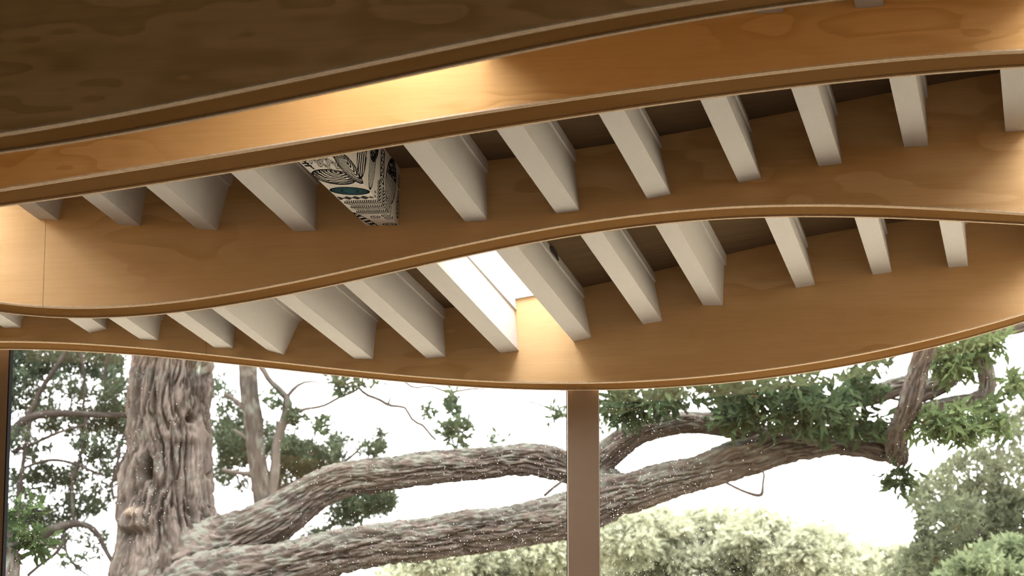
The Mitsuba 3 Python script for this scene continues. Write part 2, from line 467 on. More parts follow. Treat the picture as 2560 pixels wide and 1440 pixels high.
def make_rafter(key, far, near, mat='mat_white'):
    if mat == 'mat_pattern':
        v, f, uv = [], [], []
        n = 8
        for (i, j, u0, u1) in ((0, 1, 0, 1), (1, 2, 1, 2), (2, 3, 2, 3), (3, 0, 3, 4)):
            b0 = len(v)
            for s in range(n + 1):
                t = s / n
                v += [near[i] * (1 - t) + far[i] * t, near[j] * (1 - t) + far[j] * t]
                uv += [(u0, t), (u1, t)]
            for s in range(n):
                a = b0 + 2 * s
                f += [[a, a + 1, a + 3], [a, a + 3, a + 2]]
        m = trimesh.Trimesh(np.array(v), np.array(f), process=False)
        # uv.y runs in real length over the visible part of the rafter
        uv = np.array(uv)
        uv[:, 1] = (uv[:, 1] - 0.22) / 0.78
        add(key + '__body', m, mat, False, uv=uv)
    else:
        add(key + '__body', rounded_hull(np.vstack([far, near])), mat, 30)
        for j, s in enumerate((1, -1)):
            add(num(key + '__packing_strip', j), ledge(far, near, s), mat)


count = 0
bay_edges = {}
for bay, specs, Yn in (('C', RAFT_C, YB + WID), ('D', RAFT_D, YC + WID), ('B', RAFT_B, YA + WID)):
    mids = []
    for i, s in enumerate(specs):
        far, near, _ = rafter_corners(s, bay, Yn)
        mids.append(((far[2] + far[3]) / 2, (near[2] + near[3]) / 2))
        if bay == 'C' and i == 4:
            key = thing('patterned_rafter', 'rafter wrapped in black and white printed cloth with ovals and one teal oval', 'rafter')
            make_rafter(key, far, near, 'mat_pattern')
            continue
        key = num('white_rafter', count)
        count += 1
        if bay == 'C':
            lab = f'{ORD[3 - i]} white rafter to the left of the patterned rafter, upper row' if i < 4 else f'{ORD[i - 5]} white rafter to the right of the patterned rafter, upper row'
            grp = 'white rafters in the upper row'
        elif bay == 'D':
            if i == 7:
                lab = 'white rafter with brightly glaring side on the left edge of the skylight, lower row'
            elif i == 8:
                lab = 'white rafter along the right edge of the bright skylight, lower row'
            else:
                lab = f'{ORD[6 - i]} white rafter left of the glaring rafter beside the skylight, lower row' if i < 7 else f'{ORD[i - 9]} white rafter right of the one on the skylight\'s right edge, lower row'
            grp = 'white rafters in the lower row'
        else:
            lab = ('sliver of a white rafter end peeking out under the topmost dark beam' if i == 0 else 'white rafter end hanging at the top edge of the photo, right of the sliver')
            grp = 'white rafters behind the topmost beam'
        thing(key, lab, 'rafter', grp)
        make_rafter(key, far, near)
    bay_edges[bay] = mids

# ---------------------------------------------------------------- ceiling panels and skylights
struct('ceiling', 'dark plywood ceiling panels between the rafters')
panel_n = 0
TH = 0.03


def ceil_panel(k_far, Y_near, fa, na, fb, nb, lift=0.0):
    """Ceiling board from far beam to near beam, between two lines (far point, near point)."""
    global panel_n
    s = np.linspace(0, 1, max(2, int(abs(fb[0] - fa[0]) / 0.25) + 2))
    xf = fa[0] + (fb[0] - fa[0]) * s
    zf = seam_z[k_far](xf)
    far = plane_pt(xf, YS[k_far], zf)
    xn = na[0] + (nb[0] - na[0]) * s
    near = plane_pt(xn, Y_near, 0.0)
    near[:, 2] = zf + SLOPE * (near[:, 1] - far[:, 1])
    up = np.array([0, 0, TH])
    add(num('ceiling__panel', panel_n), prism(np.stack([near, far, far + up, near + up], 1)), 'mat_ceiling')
    panel_n += 1


def side_pt(x, k_far, Y_near):
    f = plane_pt(np.array([x]), YS[k_far], seam_z[k_far](x))[0]
    t = (Y_near - f @ NRM) / (RDIR @ NRM)
    n = f + RDIR * t
    return f, n


def skylight(key, k_far, Y_near, a, b, label, lining=(True, True), h=0.06):
    """An opening between lines a and b, with white side linings as deep as the rafters and a pane on top."""
    struct(key, label)
    (fa, na), (fb, nb) = a, b
    up = np.array([0, 0, 1.0])
    ex = (fb - fa) / np.linalg.norm(fb - fa)
    if lining[0]:
        add(key + '__lining', rounded_hull([fa - up * 0.25, fa - ex * 0.03 - up * 0.25, fa, fa - ex * 0.03, na - up * 0.25, na - ex * 0.03 - up * 0.25, na, na - ex * 0.03], 0.003), 'mat_white', 30)
    if lining[1]:
        add(key + '__lining_001', rounded_hull([fb - up * 0.25, fb + ex * 0.03 - up * 0.25, fb, fb + ex * 0.03, nb - up * 0.25, nb + ex * 0.03 - up * 0.25, nb, nb + ex * 0.03], 0.003), 'mat_white', 30)
    # upstand boards round the opening and the pane above them
    for j, (p, q) in enumerate(((fa, na), (fb, nb))):
        o = ex * (-0.02 if j == 0 else 0.02)
        add(num(key + '__upstand', j), prism([[p, p + o, p + o + up * h, p + up * h], [q, q + o, q + o + up * h, q + up * h]]), 'mat_white')
    if h > 0.2:
        back = (na - fa) / np.linalg.norm(na - fa) * 0.02
        for j, (p, q, o) in enumerate(((fa, fb, back), (na, nb, -back))):
            add(num(key + '__end_board', j), prism([[p, p + o, p + o + up * h, p + up * h], [q, q + o, q + o + up * h, q + up * h]]), 'mat_white')
    add(key + '__pane', quads([fa + up * h, na + up * h, nb + up * h, fb + up * h], [[0, 1, 2, 3]]), 'mat_glass')


XE = XMAX
for bay, Yn in (('B', YA + WID), ('C', YB + WID), ('D', YC + WID)):
    def px_line(px):
        x = float(on_plane(px, {'B': 0, 'C': 350, 'D': 650}[bay], YS[bay])[0])
        return side_pt(x, bay, Yn)
    left, right = side_pt(-XE, bay, Yn), side_pt(XE, bay, Yn)
    lines = [left] + bay_edges[bay] + [right]
    e0, e1 = px_line(2620), px_line(3000)
    if bay == 'D':
        for i in range(len(lines) - 1):
            if i == 8:
                # the opening runs to the inner faces of the two rafters beside it
                skylight('skylight_1', bay, Yn, lines[i], lines[i + 1], 'blown-out bright skylight between two white rafters of the lower row', (False, False), 0.30)
            elif i == len(lines) - 2:
                ceil_panel(bay, Yn, *lines[i], *e0)
                skylight('skylight_5', bay, Yn, e0, e1, 'skylight of the lower row outside the right edge')
                ceil_panel(bay, Yn, *e1, *right)
            else:
                ceil_panel(bay, Yn, *lines[i], *lines[i + 1])
    elif bay == 'C':
        h0, h1 = px_line(-330), px_line(-20)
        g0, g1 = px_line(2590), px_line(2920)
        ceil_panel(bay, Yn, *left, *h0)
        skylight('skylight_2', bay, Yn, h0, h1, 'skylight just outside the left edge', (True, False))
        ceil_panel(bay, Yn, *h1, *lines[1])
        for i in range(1, len(lines) - 2):
            ceil_panel(bay, Yn, *lines[i], *lines[i + 1])
        ceil_panel(bay, Yn, *lines[-2], *g0)
        skylight('skylight_3', bay, Yn, g0, g1, 'skylight just outside the right edge', (False, True))
        ceil_panel(bay, Yn, *g1, *right)
    else:
        h0, h1 = px_line(848), px_line(1203)
        ceil_panel(bay, Yn, *left, *h0)
        skylight('skylight_4', bay, Yn, h0, h1, 'skylight hidden above the topmost beam', (False, True), 0.16)
        ceil_panel(bay, Yn, *h1, *lines[1])
        for i in range(1, len(lines) - 2):
            ceil_panel(bay, Yn, *lines[i], *lines[i + 1])
        ceil_panel(bay, Yn, *lines[-2], *e0)
        skylight('skylight_6', bay, Yn, e0, e1, 'skylight of the front bay outside the right edge')
        ceil_panel(bay, Yn, *e1, *right)
# towards the viewer, and from the last beam to the eaves
l0, r0 = side_pt(-XE, 'A', -6.0), side_pt(XE, 'A', -6.0)
ceil_panel('A', -6.0, *l0, *r0)
YG = YD + WID + 0.205
xs = np.linspace(-XE, XE, 40)
zE = 5.0
add('ceiling__eaves_panel', sheet(xs, YD + WID, YG + 1.35, zE, zE + 0.03), 'mat_ply')

# ---------------------------------------------------------------- small spotlight beside the skylight
key = thing('spotlight', 'small round dark spotlight on the ceiling beside the rafter right of the skylight', 'spotlight')
f9, n9 = bay_edges['D'][8]


def on_ceiling(px, py, drop=0.0):
    e = ray(px, py)
    return EYE + e * ((f9[2] - drop - EYE[2] + SLOPE * (EYE[1] - f9[1])) / (e[2] - SLOPE * e[1]))


rim = [(1369, 614), (1374, 612), (1380, 614), (1386, 621), (1391, 628), (1395, 636), (1398, 644), (1399, 652)]
top = np.array([on_ceiling(*q) for q in rim])
mid = top.mean(0)
add(key + '__housing', m3.Manifold.hull_points(np.vstack([top - [0, 0, 0.012], mid + (top - mid) * 0.9 - [0, 0, 0.03]])), 'mat_black', 35)
add(key + '__mounting_plate', m3.Manifold.hull_points(np.vstack([mid + (top - mid) * 0.8 - [0, 0, 0.001], mid + (top - mid) * 0.8 - [0, 0, 0.012]])), 'mat_black', 35)

# ---------------------------------------------------------------- windows, post, walls, floor
# post
key = thing('window_post', 'brown square post between the two window panes, under the lowest beam', 'post')
p0, p1 = on_plane(1418.5, 1000, YG - 0.16), on_plane(1497.5, 1000, YG - 0.16)
x0, x1 = p0[0], p1[0]


def plan_box(xa, xb, Ya, Yb, z0, z1, r=0.004):
    pts = [plane_pt(np.array([x]), Y, z)[0] for x in (xa, xb) for Y in (Ya, Yb) for z in (z0, z1)]
    return rounded_hull(pts, r)


add(key + '__shaft', plan_box(x0, x1, YG - 0.16, YG - 0.012, 0.0, zE), 'mat_post', 30)
for j, (xa, xb) in enumerate(((x0 - 0.004, x0 + 0.008), (x1 - 0.008, x1 + 0.006))):
    add(num(key + '__gasket', j), plan_box(xa, xb, YG - 0.02, YG - 0.004, 0.02, zE, 0.002), 'mat_gasket', 30)
labels[key + '__gasket'] = {'label': 'black rubber seal'}
labels[key + '__gasket_001'] = {'label': 'black rubber seal'}
# left mullion
xm = float(on_plane(15, 1100, YG - 0.1)[0])
key = thing('window_mullion', 'dark brown window mullion at the left edge of the glass', 'mullion')
add(key + '__frame', plan_box(xm - 0.12, xm, YG - 0.1, YG - 0.012, 0.0, zE), 'mat_frame', 30)
add(key + '__gasket', plan_box(xm - 0.001, xm + 0.007, YG - 0.1, YG - 0.002, 0.02, zE, 0.002), 'mat_gasket', 30)
labels[key + '__gasket'] = {'label': 'black rubber seal'}


def pane(key, xa, xb, label, drops=0):
    struct(key, label)
    v = [plane_pt(np.array([x]), YG, z)[0] for x, z in ((xa, 0.05), (xb, 0.05), (xb, zE), (xa, zE))]
    add(key + '__pane', quads(v, [[0, 1, 2, 3]]), 'mat_glass')
    if drops:
        bv = np.array([[1, 0, 0], [-1, 0, 0], [0, 1, 0], [0, -1, 0], [0, 0, 1], [0, 0, -1]], float)
        bf = np.array([[0, 2, 4], [2, 1, 4], [1, 3, 4], [3, 0, 4], [2, 0, 5], [1, 2, 5], [3, 1, 5], [0, 3, 5]])
        r = np.random.default_rng(drops)
        lo, hi = max(xa, -3.3), min(xb, 3.3)
        px = r.uniform(lo, hi, drops)
        pz = 2.7 + 2.0 * r.random(drops)
        dens = meshkit.fbm(np.stack([px * 1.3, pz * 1.3, px * 0], -1), 3, 5)
        keep = r.random(drops) < np.clip((dens - 0.3) * 2.4, 0.05, 1) * np.clip(1.6 - (pz - 3.0) * 1.1, 0.04, 1)
        px, pz = px[keep], pz[keep]
        n = len(px)
        rad = 0.0009 + 0.0019 * r.random(n) ** 4
        cen = plane_pt(px, YG - 0.0012, pz)
        vv = (cen[:, None] + bv[None] * rad[:, None, None] * np.array([1, 0.5, 1.15])).reshape(-1, 3)
        ff = (bf[None] + (np.arange(n) * len(bv))[:, None, None]).reshape(-1, 3)
        add(key + '__water_droplets', trimesh.Trimesh(vv, ff, process=False), 'mat_drop')
        labels[key + '__water_droplets'] = {'kind': 'stuff', 'label': 'tiny pale water droplets on the glass'}


pane('window_1', xm, x0, 'large clear window pane left of the brown post, speckled with droplets', 14000)
pane('window_2', x1, XE, 'large clear window pane right of the brown post, speckled with droplets', 24000)
pane('window_3', -XE, xm - 0.12, 'window pane beyond the left mullion')

struct('floor', 'timber floor')
YB0 = -6.0
fl = [[-XE, YB0 + TPHI * XE, 0], [XE, YB0 - TPHI * XE, 0], [XE, YG - TPHI * XE, 0], [-XE, YG + TPHI * XE, 0]]
add('floor__boards', prism([[list(p) for p in fl], [[p[0], p[1], -0.1] for p in fl]]), 'mat_floor')
for nm, sx in (('left', -1), ('right', 1)):
    k = struct(f'wall_{nm}', f'{nm} side wall')
    x = sx * XE
    yn, yf = YB0 - TPHI * x, YG - TPHI * x
    xa, xb = sorted((x, x + sx * 0.12))
    add(k + '__lintel', box([xa, yn, 3.7], [xb, yf + 0.5, 5.6]), 'mat_plaster')
    add(k + '__solid_part', box([xa, yn, -0.1], [xb, 11.3 if sx > 0 else yf, 3.7]), 'mat_plaster')
    for j in range(3 if sx > 0 else 0):
        y = 11.3 + (yf - 11.3) * (j + 1) / 3
        add(num(k + '__mullion', j), box([xa, y - 0.08, -0.1], [xb, y, 3.7]), 'mat_frame')
k = struct('wall_back', 'wall behind the viewer')
add(k + '__board', sheet(np.array([-XE - 0.12, XE + 0.12]), YB0 - 0.12, YB0, -0.1, 5.8), 'mat_plaster')
struct('ground', 'ground outside')
add('ground__lawn', box([-120, -60, -0.6], [120, 160, -0.3]), 'mat_ground')

# ---------------------------------------------------------------- trees


OUT = 0.66


def spline(ctrl, step):
    """Catmull-Rom through rows (x, y, z, r) resampled at an even step."""
    c = np.asarray(ctrl, float)
    if len(c) > 2:
        from scipy.interpolate import PchipInterpolator, CubicSpline
        d = np.r_[0, np.cumsum(np.linalg.norm(np.diff(c[:, :3], axis=0), axis=1))]
        s = np.linspace(0, d[-1], max(3, int(d[-1] / step)))
        out = np.empty((len(s), 4))
        cs = CubicSpline(d, c[:, :3], bc_type='natural')
        out[:, :3] = cs(s)
        out[:, 3] = PchipInterpolator(d, c[:, 3])(s)
        return out
    s = np.linspace(0, 1, max(3, int(np.linalg.norm(c[1, :3] - c[0, :3]) / step)))[:, None]
    return c[0] * (1 - s) + c[1] * s


def tube(path, n, bark=0.0, seed=0, feats=None, k_around=5.0, k_along=2.2, lichen=0.5, base=((0.098, 0.080, 0.068), (0.042, 0.033, 0.028)), wob=0.06):
    """A limb: rings along the path, ridged bark, lichen as vertex colour. feats: (point, radius, push, colour) dents and bumps."""
    p, r = path[:, :3], path[:, 3]
    t = np.gradient(p, axis=0)
    t /= np.linalg.norm(t, axis=1, keepdims=True)
    ref = np.array([0.0, 1.0, 0.0])
    a = ref - t * (t @ ref)[:, None]
    a /= np.linalg.norm(a, axis=1, keepdims=True)
    b = np.cross(t, a)
    th = np.linspace(0, 2 * np.pi, n, endpoint=False)
    s = np.r_[0, np.cumsum(np.linalg.norm(np.diff(p, axis=0), axis=1))]
    C, S = np.cos(th), np.sin(th)
    dirs = C[None, :, None] * a[:, None] + S[None, :, None] * b[:, None]
    q = np.stack([np.broadcast_to(C, (len(s), n)), np.broadcast_to(S, (len(s), n)), np.broadcast_to(s[:, None], (len(s), n))], -1)
    rad = np.broadcast_to(r[:, None], (len(s), n)).copy()
    big = meshkit.fbm(q * np.array([1.0, 1.0, 1.6]) + seed * 3.7, 3, seed) - 0.5
    rad *= 1 + wob * 2 * big
    if bark > 0:
        kk = k_around
        tw = (meshkit.fbm(q * np.array([1.2, 1.2, 1.3]) + 11, 2, seed + 9) - 0.5)
        qq = q * np.array([kk, kk, k_along]) + np.stack([tw * 2.5, tw * 2.5, tw * 0], -1)
        f1 = meshkit.fbm(qq, 3, seed + 3)
        f2 = meshkit.fbm(qq * 1.9 + 5.3, 2, seed + 4)
        fine = meshkit.fbm(q * np.array([kk * 4.5, kk * 4.5, k_along * 6]), 2, seed + 5)
        rad += bark * (0.35 - 1.25 * np.exp(-((f1 - 0.5) / 0.045) ** 2) - 0.55 * np.exp(-((f2 - 0.5) / 0.05) ** 2) + 0.5 * (f1 - 0.5) + 0.8 * (fine - 0.5) + 0.45 * (meshkit.noise(q * np.array([kk * 13, kk * 13, k_along * 22]), seed + 6) - 0.5))
    v = p[:, None] + dirs * rad[..., None]
    colour = np.empty(v.shape)
    m = np.clip((meshkit.fbm(q * np.array([k_around * 1.6, k_around * 1.6, k_along * 1.3]), 3, seed + 21) - 0.3) * 2.2, 0, 1)[..., None]
    colour[:] = np.array(base[0]) * m + np.array(base[1]) * (1 - m)
    colour *= 0.72 + 0.56 * meshkit.noise(q * np.array([k_around * 8, k_around * 8, k_along * 11]), seed + 41)[..., None]
    li = meshkit.fbm(v * 17.0, 4, seed + 31) + 0.22 * dirs[..., 2] * lichen
    lm = np.clip((li - 0.60 + 0.12 * lichen) * 9, 0, 1)[..., None] * min(1.0, lichen * 1.3)
    colour[:] = colour * (1 - lm) + np.array([0.100, 0.101, 0.084]) * lm
    for (c0, size, push, col) in feats or ():
        dd = np.linalg.norm((v - np.asarray(c0)) / np.asarray(size), axis=-1)
        g = np.exp(-dd ** 4)
        v = v + dirs * (g * push)[..., None]
        if col is not None:
            colour[:] = colour * (1 - g[..., None]) + np.array(col) * g[..., None]
    m_, n_ = len(s), n
    i, j = np.meshgrid(np.arange(m_ - 1), np.arange(n_), indexing='ij')
    f = np.stack([i * n_ + j, i * n_ + (j + 1) % n_, (i + 1) * n_ + (j + 1) % n_, (i + 1) * n_ + j], -1).reshape(-1, 4)
    f = np.vstack([f[:, [0, 1, 2]], f[:, [0, 2, 3]]])
    vv = np.vstack([v.reshape(-1, 3), p[:1], p[-1:]])
    cc = np.vstack([colour.reshape(-1, 3), colour[0, :1], colour[-1, :1]])
    e0 = np.array([[len(vv) - 2, (k + 1) % n_, k] for k in range(n_)])
    e1 = np.array([[len(vv) - 1, (m_ - 1) * n_ + k, (m_ - 1) * n_ + (k + 1) % n_] for k in range(n_)])
    f = np.vstack([f, e0, e1])
    mesh = trimesh.Trimesh(vv, f, process=False)
    if mesh.volume < 0:
        mesh.faces = mesh.faces[:, ::-1]
    return mesh, cc


def limb(rows, Y):
    """Rows (px, py, half width in px[, distance]) -> control points."""
    out = []
    for r in rows:
        y = r[3] if len(r) > 3 else Y
        p = at(r[0], r[1], y)
        out.append([*p, r[2] * y / F])
    return np.array(out)


def add_tube(key, rows, Y, n, step, **kw):
    m, c = tube(spline(limb(rows, Y), step), n, **kw)
    add(key, m, 'mat_bark', True, color=c * OUT * 1.22)
    return key


def twigs(key, lines, Y, n=6, step=0.05, col=((0.085, 0.072, 0.062), (0.055, 0.046, 0.04)), thick=1.0):
    for j, rows in enumerate(lines):
        rows = [(a, b, c * thick + (1.1 if c < 4 else 0.0)) for a, b, c in rows]
        add_tube(num(key, j), rows, Y, n, step, lichen=0.2, base=col, seed=j, wob=0.12)


def leaf_mesh(pos, dirn, up, L, Wd, curl=0.15):
    """Folded two-sided leaves: 4 triangles each."""
    n = len(pos)
    dirn = dirn / np.linalg.norm(dirn, axis=1, keepdims=True)
    side = np.cross(dirn, up)
    side /= np.linalg.norm(side, axis=1, keepdims=True) + 1e-9
    nn = np.cross(side, dirn)
    L, Wd = L[:, None], Wd[:, None]
    v = np.stack([pos,
                  pos + dirn * L * 0.45 + side * Wd * 0.5 + nn * Wd * 0.16,
                  pos + dirn * L * 0.5 - nn * L * curl * 0.2,
                  pos + dirn * L * 0.45 - side * Wd * 0.5 + nn * Wd * 0.16,
                  pos + dirn * L - nn * L * curl], 1)
    f = np.array([[0, 1, 2], [0, 2, 3], [2, 1, 4], [3, 2, 4]])
    ff = (f[None] + (np.arange(n) * 5)[:, None, None]).reshape(-1, 3)
    return v.reshape(-1, 3), ff


def foliage(key, blobs, leaf_len, cols, seed, rosette=9, spread=1.0, leaf_w=0.34, droop=0.0, shell=0.0):
    """Leaves in rosettes at twig ends inside ellipsoids. blobs: (px, py, rx px, ry px, distance, depth radius m, number of rosettes)."""
    r = np.random.default_rng(seed)
    P = []
    for (px, py, rx, ry, Y, ry_m, n) in blobs:
        c = at(px, py, Y)
        u = r.normal(size=(n, 3))
        u /= np.linalg.norm(u, axis=1, keepdims=True)
        u *= (shell + (1 - shell) * r.random((n, 1)) ** (1 / 3))
        s = np.array([rx * Y / F, ry_m, ry * Y / F])
        q = c + u * s
        q += (meshkit.noise(q[:, None].repeat(3, 1) * 3 + np.array([[0, 0, 0], [7, 3, 1], [3, 9, 5]]), seed) - 0.5) * s * 0.5
        P.append(q)
    P = np.vstack(P)
    n = len(P)
    ax = r.normal(size=(n, 3)) * 0.7 + np.array([0, -0.3, 0.25 - droop])
    ax /= np.linalg.norm(ax, axis=1, keepdims=True)
    k = rosette
    ph = r.random((n, k)) * 0.6 + np.arange(k) * 2.4
    tilt = 0.5 + 0.75 * r.random((n, k))
    e1 = np.cross(ax, [0.3, 0.5, 0.8])
    e1 /= np.linalg.norm(e1, axis=1, keepdims=True)
    e2 = np.cross(ax, e1)
    d = ax[:, None] * np.cos(tilt)[..., None] + (e1[:, None] * np.cos(ph)[..., None] + e2[:, None] * np.sin(ph)[..., None]) * np.sin(tilt)[..., None]
    L = leaf_len * (0.65 + 0.6 * r.random((n, k)))
    pos = P[:, None] + d * L[..., None] * 0.12 + r.normal(size=(n, k, 3)) * leaf_len * 0.25 * spread
    up = np.broadcast_to(ax[:, None], d.shape) + 0.01
    v, f = leaf_mesh(pos.reshape(-1, 3), d.reshape(-1, 3), up.reshape(-1, 3), L.reshape(-1), L.reshape(-1) * leaf_w)
    t = np.clip(r.random((n, 1)) * 0.6 + r.random((n, k)) * 0.4, 0, 1)[..., None]
    col = np.array(cols[0]) * t + np.array(cols[1]) * (1 - t)
    old = r.random((n, k)) < 0.002
    col[old] = (0.11, 0.055, 0.025)
    add(key, trimesh.Trimesh(v, f, process=False), 'mat_leaf', False, color=np.repeat(col.reshape(-1, 3) * OUT, 5, 0))
    labels[key] = {'kind': 'stuff', 'label': 'leaves'}


GREEN = ((0.042, 0.058, 0.032), (0.020, 0.032, 0.018))
YT = 24.0
# the big tree with the two long limbs
key = thing('old_tree', 'big old tree with thick furrowed trunk and two long crooked limbs reaching right', 'tree')
feats = [
    (at(366, 1168, YT - 0.42), (0.042, 0.3, 0.095), -0.22, (0.03, 0.022, 0.018)),
    (at(380, 1205, YT - 0.42), (0.03, 0.3, 0.07), -0.05, None),
    (at(473, 1040, YT - 0.42), (0.040, 0.3, 0.038), -0.16, (0.03, 0.022, 0.018)),
    (at(508, 925, YT - 0.3), (0.03, 0.3, 0.10), -0.07, (0.035, 0.028, 0.022)),
    (at(494, 915, YT - 0.3), (0.022, 0.3, 0.055), 0.0, (0.24, 0.26, 0.215)),
    (at(338, 1300, YT - 0.4), (0.16, 0.4, 0.10), 0.11, None),
    (at(330, 1276, YT - 0.5), (0.07, 0.4, 0.045), 0.05, (0.16, 0.125, 0.095)),
    (at(330, 1330, YT - 0.4), (0.10, 0.4, 0.03), -0.06, None),
    (at(352, 1155, YT - 0.4), (0.05, 0.4, 0.10), 0.05, None),
    (at(450, 1090, YT - 0.4), (0.16, 0.4, 0.05), 0.03, None)]
add_tube(key + '__trunk', [(470, 3050, 210), (455, 2500, 190), (445, 1800, 175), (436, 1440, 156), (426, 1343, 131), (414, 1283, 118), (414, 1243, 115), (418, 1182, 109), (424, 1122, 101), (421, 1061, 103), (423, 981, 102), (431, 892, 97), (436, 700, 92), (430, 400, 80), (440, 0, 60), (445, -200, 30)],
         YT, 360, 0.017, bark=0.055, seed=3, feats=feats, k_around=5.0, k_along=1.1, lichen=0.35)
kw = dict(bark=0.036, k_around=4.0, k_along=2.0, lichen=0.66)
add_tube(key + '__limb', [(330, 1560, 90, 23.95), (400, 1470, 105, 23.82), (485, 1405, 100, 23.82), (567, 1364, 80, 23.8), (640, 1325, 60, 23.7), (700, 1290, 54, 23.7), (787, 1230, 44, 23.7), (873, 1196, 41, 23.7), (960, 1187, 41, 23.75), (1047, 1173, 39, 23.8), (1134, 1164, 39, 23.85), (1220, 1156, 36, 23.9), (1307, 1149, 38, 23.9), (1365, 1154, 41, 23.9), (1415, 1167, 38, 23.9), (1470, 1180, 38, 23.85), (1520, 1205, 34, 23.8), (1570, 1230, 25, 23.75)],
         YT, 130, 0.02, seed=11, **kw)
add_tube(key + '__limb_001', [(330, 1700, 130, 23.8), (420, 1570, 135, 23.7), (510, 1500, 120, 23.62), (605, 1453, 92, 23.55), (700, 1422, 62, 23.4), (830, 1385, 54, 23.3), (989, 1356, 50, 23.3), (1076, 1347, 50, 23.3), (1163, 1331, 53, 23.3), (1249, 1321, 51, 23.35), (1336, 1305, 53, 23.4), (1415, 1288, 57, 23.45), (1500, 1250, 58, 23.5), (1550, 1234, 50, 23.5), (1600, 1224, 46, 23.5), (1650, 1208, 45, 23.5), (1700, 1194, 43, 23.55), (1750, 1180, 42, 23.6), (1800, 1164, 46, 23.6), (1850, 1147, 46, 23.6), (1900, 1134, 42, 23.6), (1950, 1113, 46, 23.6), (2014, 1108, 40, 23.6), (2078, 1103, 34, 23.6), (2142, 1101, 38, 23.6), (2205, 1110, 42, 23.6), (2245, 1140, 26, 23.6), (2254, 1164, 10, 23.6)],
         YT, 150, 0.02, seed=17, **kw)
kb = dict(bark=0.018, k_around=3.0, k_along=2.2, lichen=0.66)
add_tube(key + '__limb_002', [(1470, 1195, 34, 23.8), (1510, 1145, 36, 23.8), (1552, 1109, 33, 23.75), (1600, 1081, 30, 23.75), (1650, 1067, 28, 23.75), (1700, 1058, 27, 23.75), (1750, 1058, 27, 23.75), (1800, 1062, 28, 23.75), (1850, 1074, 28, 23.7), (1900, 1090, 29, 23.7), (1960, 1105, 28, 23.65), (2020, 1115, 20, 23.6)],
         YT, 100, 0.02, seed=23, **kb)
add_tube(key + '__limb_003', [(2235, 1150, 18, 23.5), (2244, 1095, 27, 23.2), (2263, 1040, 27, 22.9), (2279, 992, 28, 22.7), (2295, 928, 25, 22.6), (2311, 880, 25, 22.5), (2330, 780, 23, 22.4), (2360, 600, 18, 22.4), (2380, 400, 10, 22.4)],
         YT, 80, 0.025, seed=29, **kb)
bl = key + '__branch'
BR = [
    [(2285, 955, 22), (2240, 968, 24), (2190, 985, 24), (2120, 1000, 20), (2040, 1012, 14), (1960, 1020, 7)],
    [(2285, 985, 26), (2340, 965, 26), (2385, 935, 20), (2405, 905, 16), (2420, 860, 12), (2430, 780, 8)],
    [(2275, 1035, 18), (2359, 1013, 17), (2423, 1004, 20), (2461, 990, 22), (2467, 944, 22), (2458, 905, 21), (2450, 870, 20), (2470, 830, 16), (2530, 822, 14), (2600, 800, 10)],
    [(1812, 1205, 3.5), (1845, 1222, 3.5), (1875, 1234, 4), (1903, 1237, 5), (1907, 1210, 3), (1908, 1180, 3), (1900, 1172, 2)],
    [(1360, 1240, 4), (1385, 1218, 4), (1410, 1200, 3)],
    [(2010, 1000, 5), (1930, 980, 5), (1850, 960, 4), (1780, 940, 3)],
    [(1720, 1035, 4), (1690, 1010, 3), (1640, 1005, 3), (1590, 1030, 2.5)],
    [(2250, 1000, 4), (2200, 985, 3), (2170, 960, 3), (2130, 940, 2.5)],
    [(2425, 985, 2.5), (2460, 1005, 2.5), (2490, 1030, 2)],
    [(2250, 1160, 3), (2243, 1180, 3), (2240, 1210, 2)]]
for j, rows in enumerate(BR):
    big = rows[0][2] > 10
    add_tube(num(bl, j), [(*q, 23.5 if big or j != 4 else 23.7) for q in rows], YT, 48 if big else 8, 0.03, seed=40 + j, **(kb if big else dict(lichen=0.3, wob=0.15)))
foliage(key + '__foliage', [
    (1560, 1020, 60, 36, 23.3, 0.4, 30), (1620, 1000, 70, 28, 23.2, 0.4, 32), (1690, 985, 50, 26, 23.2, 0.4, 16),
    (1840, 985, 90, 45, 23.1, 0.5, 44), (1960, 985, 100, 50, 23.0, 0.5, 56), (1900, 1045, 120, 34, 23.1, 0.3, 44), (2060, 1040, 110, 50, 23.0, 0.5, 60), (2140, 970, 70, 36, 23.3, 0.4, 22), (2170, 1060, 50, 40, 23.3, 0.3, 14),
    (2240, 1195, 26, 34, 23.3, 0.12, 10), (2190, 905, 50, 24, 23.6, 0.4, 10)],
    0.135, ((0.060, 0.085, 0.040), (0.022, 0.034, 0.019)), 101, rosette=10, leaf_w=0.34, droop=0.6)
foliage(key + '__foliage_001', [
    (2395, 900, 56, 48, 23.1, 0.3, 52), (2450, 855, 60, 36, 23.1, 0.3, 36), (2345, 1055, 62, 36, 22.9, 0.3, 56), (2405, 1075, 50, 28, 23.0, 0.25, 26),
    (2490, 1050, 42, 34, 23.0, 0.25, 20), (2535, 960, 32, 30, 23.0, 0.25, 14), (2470, 1020, 18, 14, 23.0, 0.1, 5)],
    0.125, ((0.125, 0.165, 0.070), (0.045, 0.07, 0.032)), 102, rosette=9, leaf_w=0.34, droop=0.4)
labels[key + '__foliage_001'] = {'kind': 'stuff', 'label': 'fresh bright green leaves'}

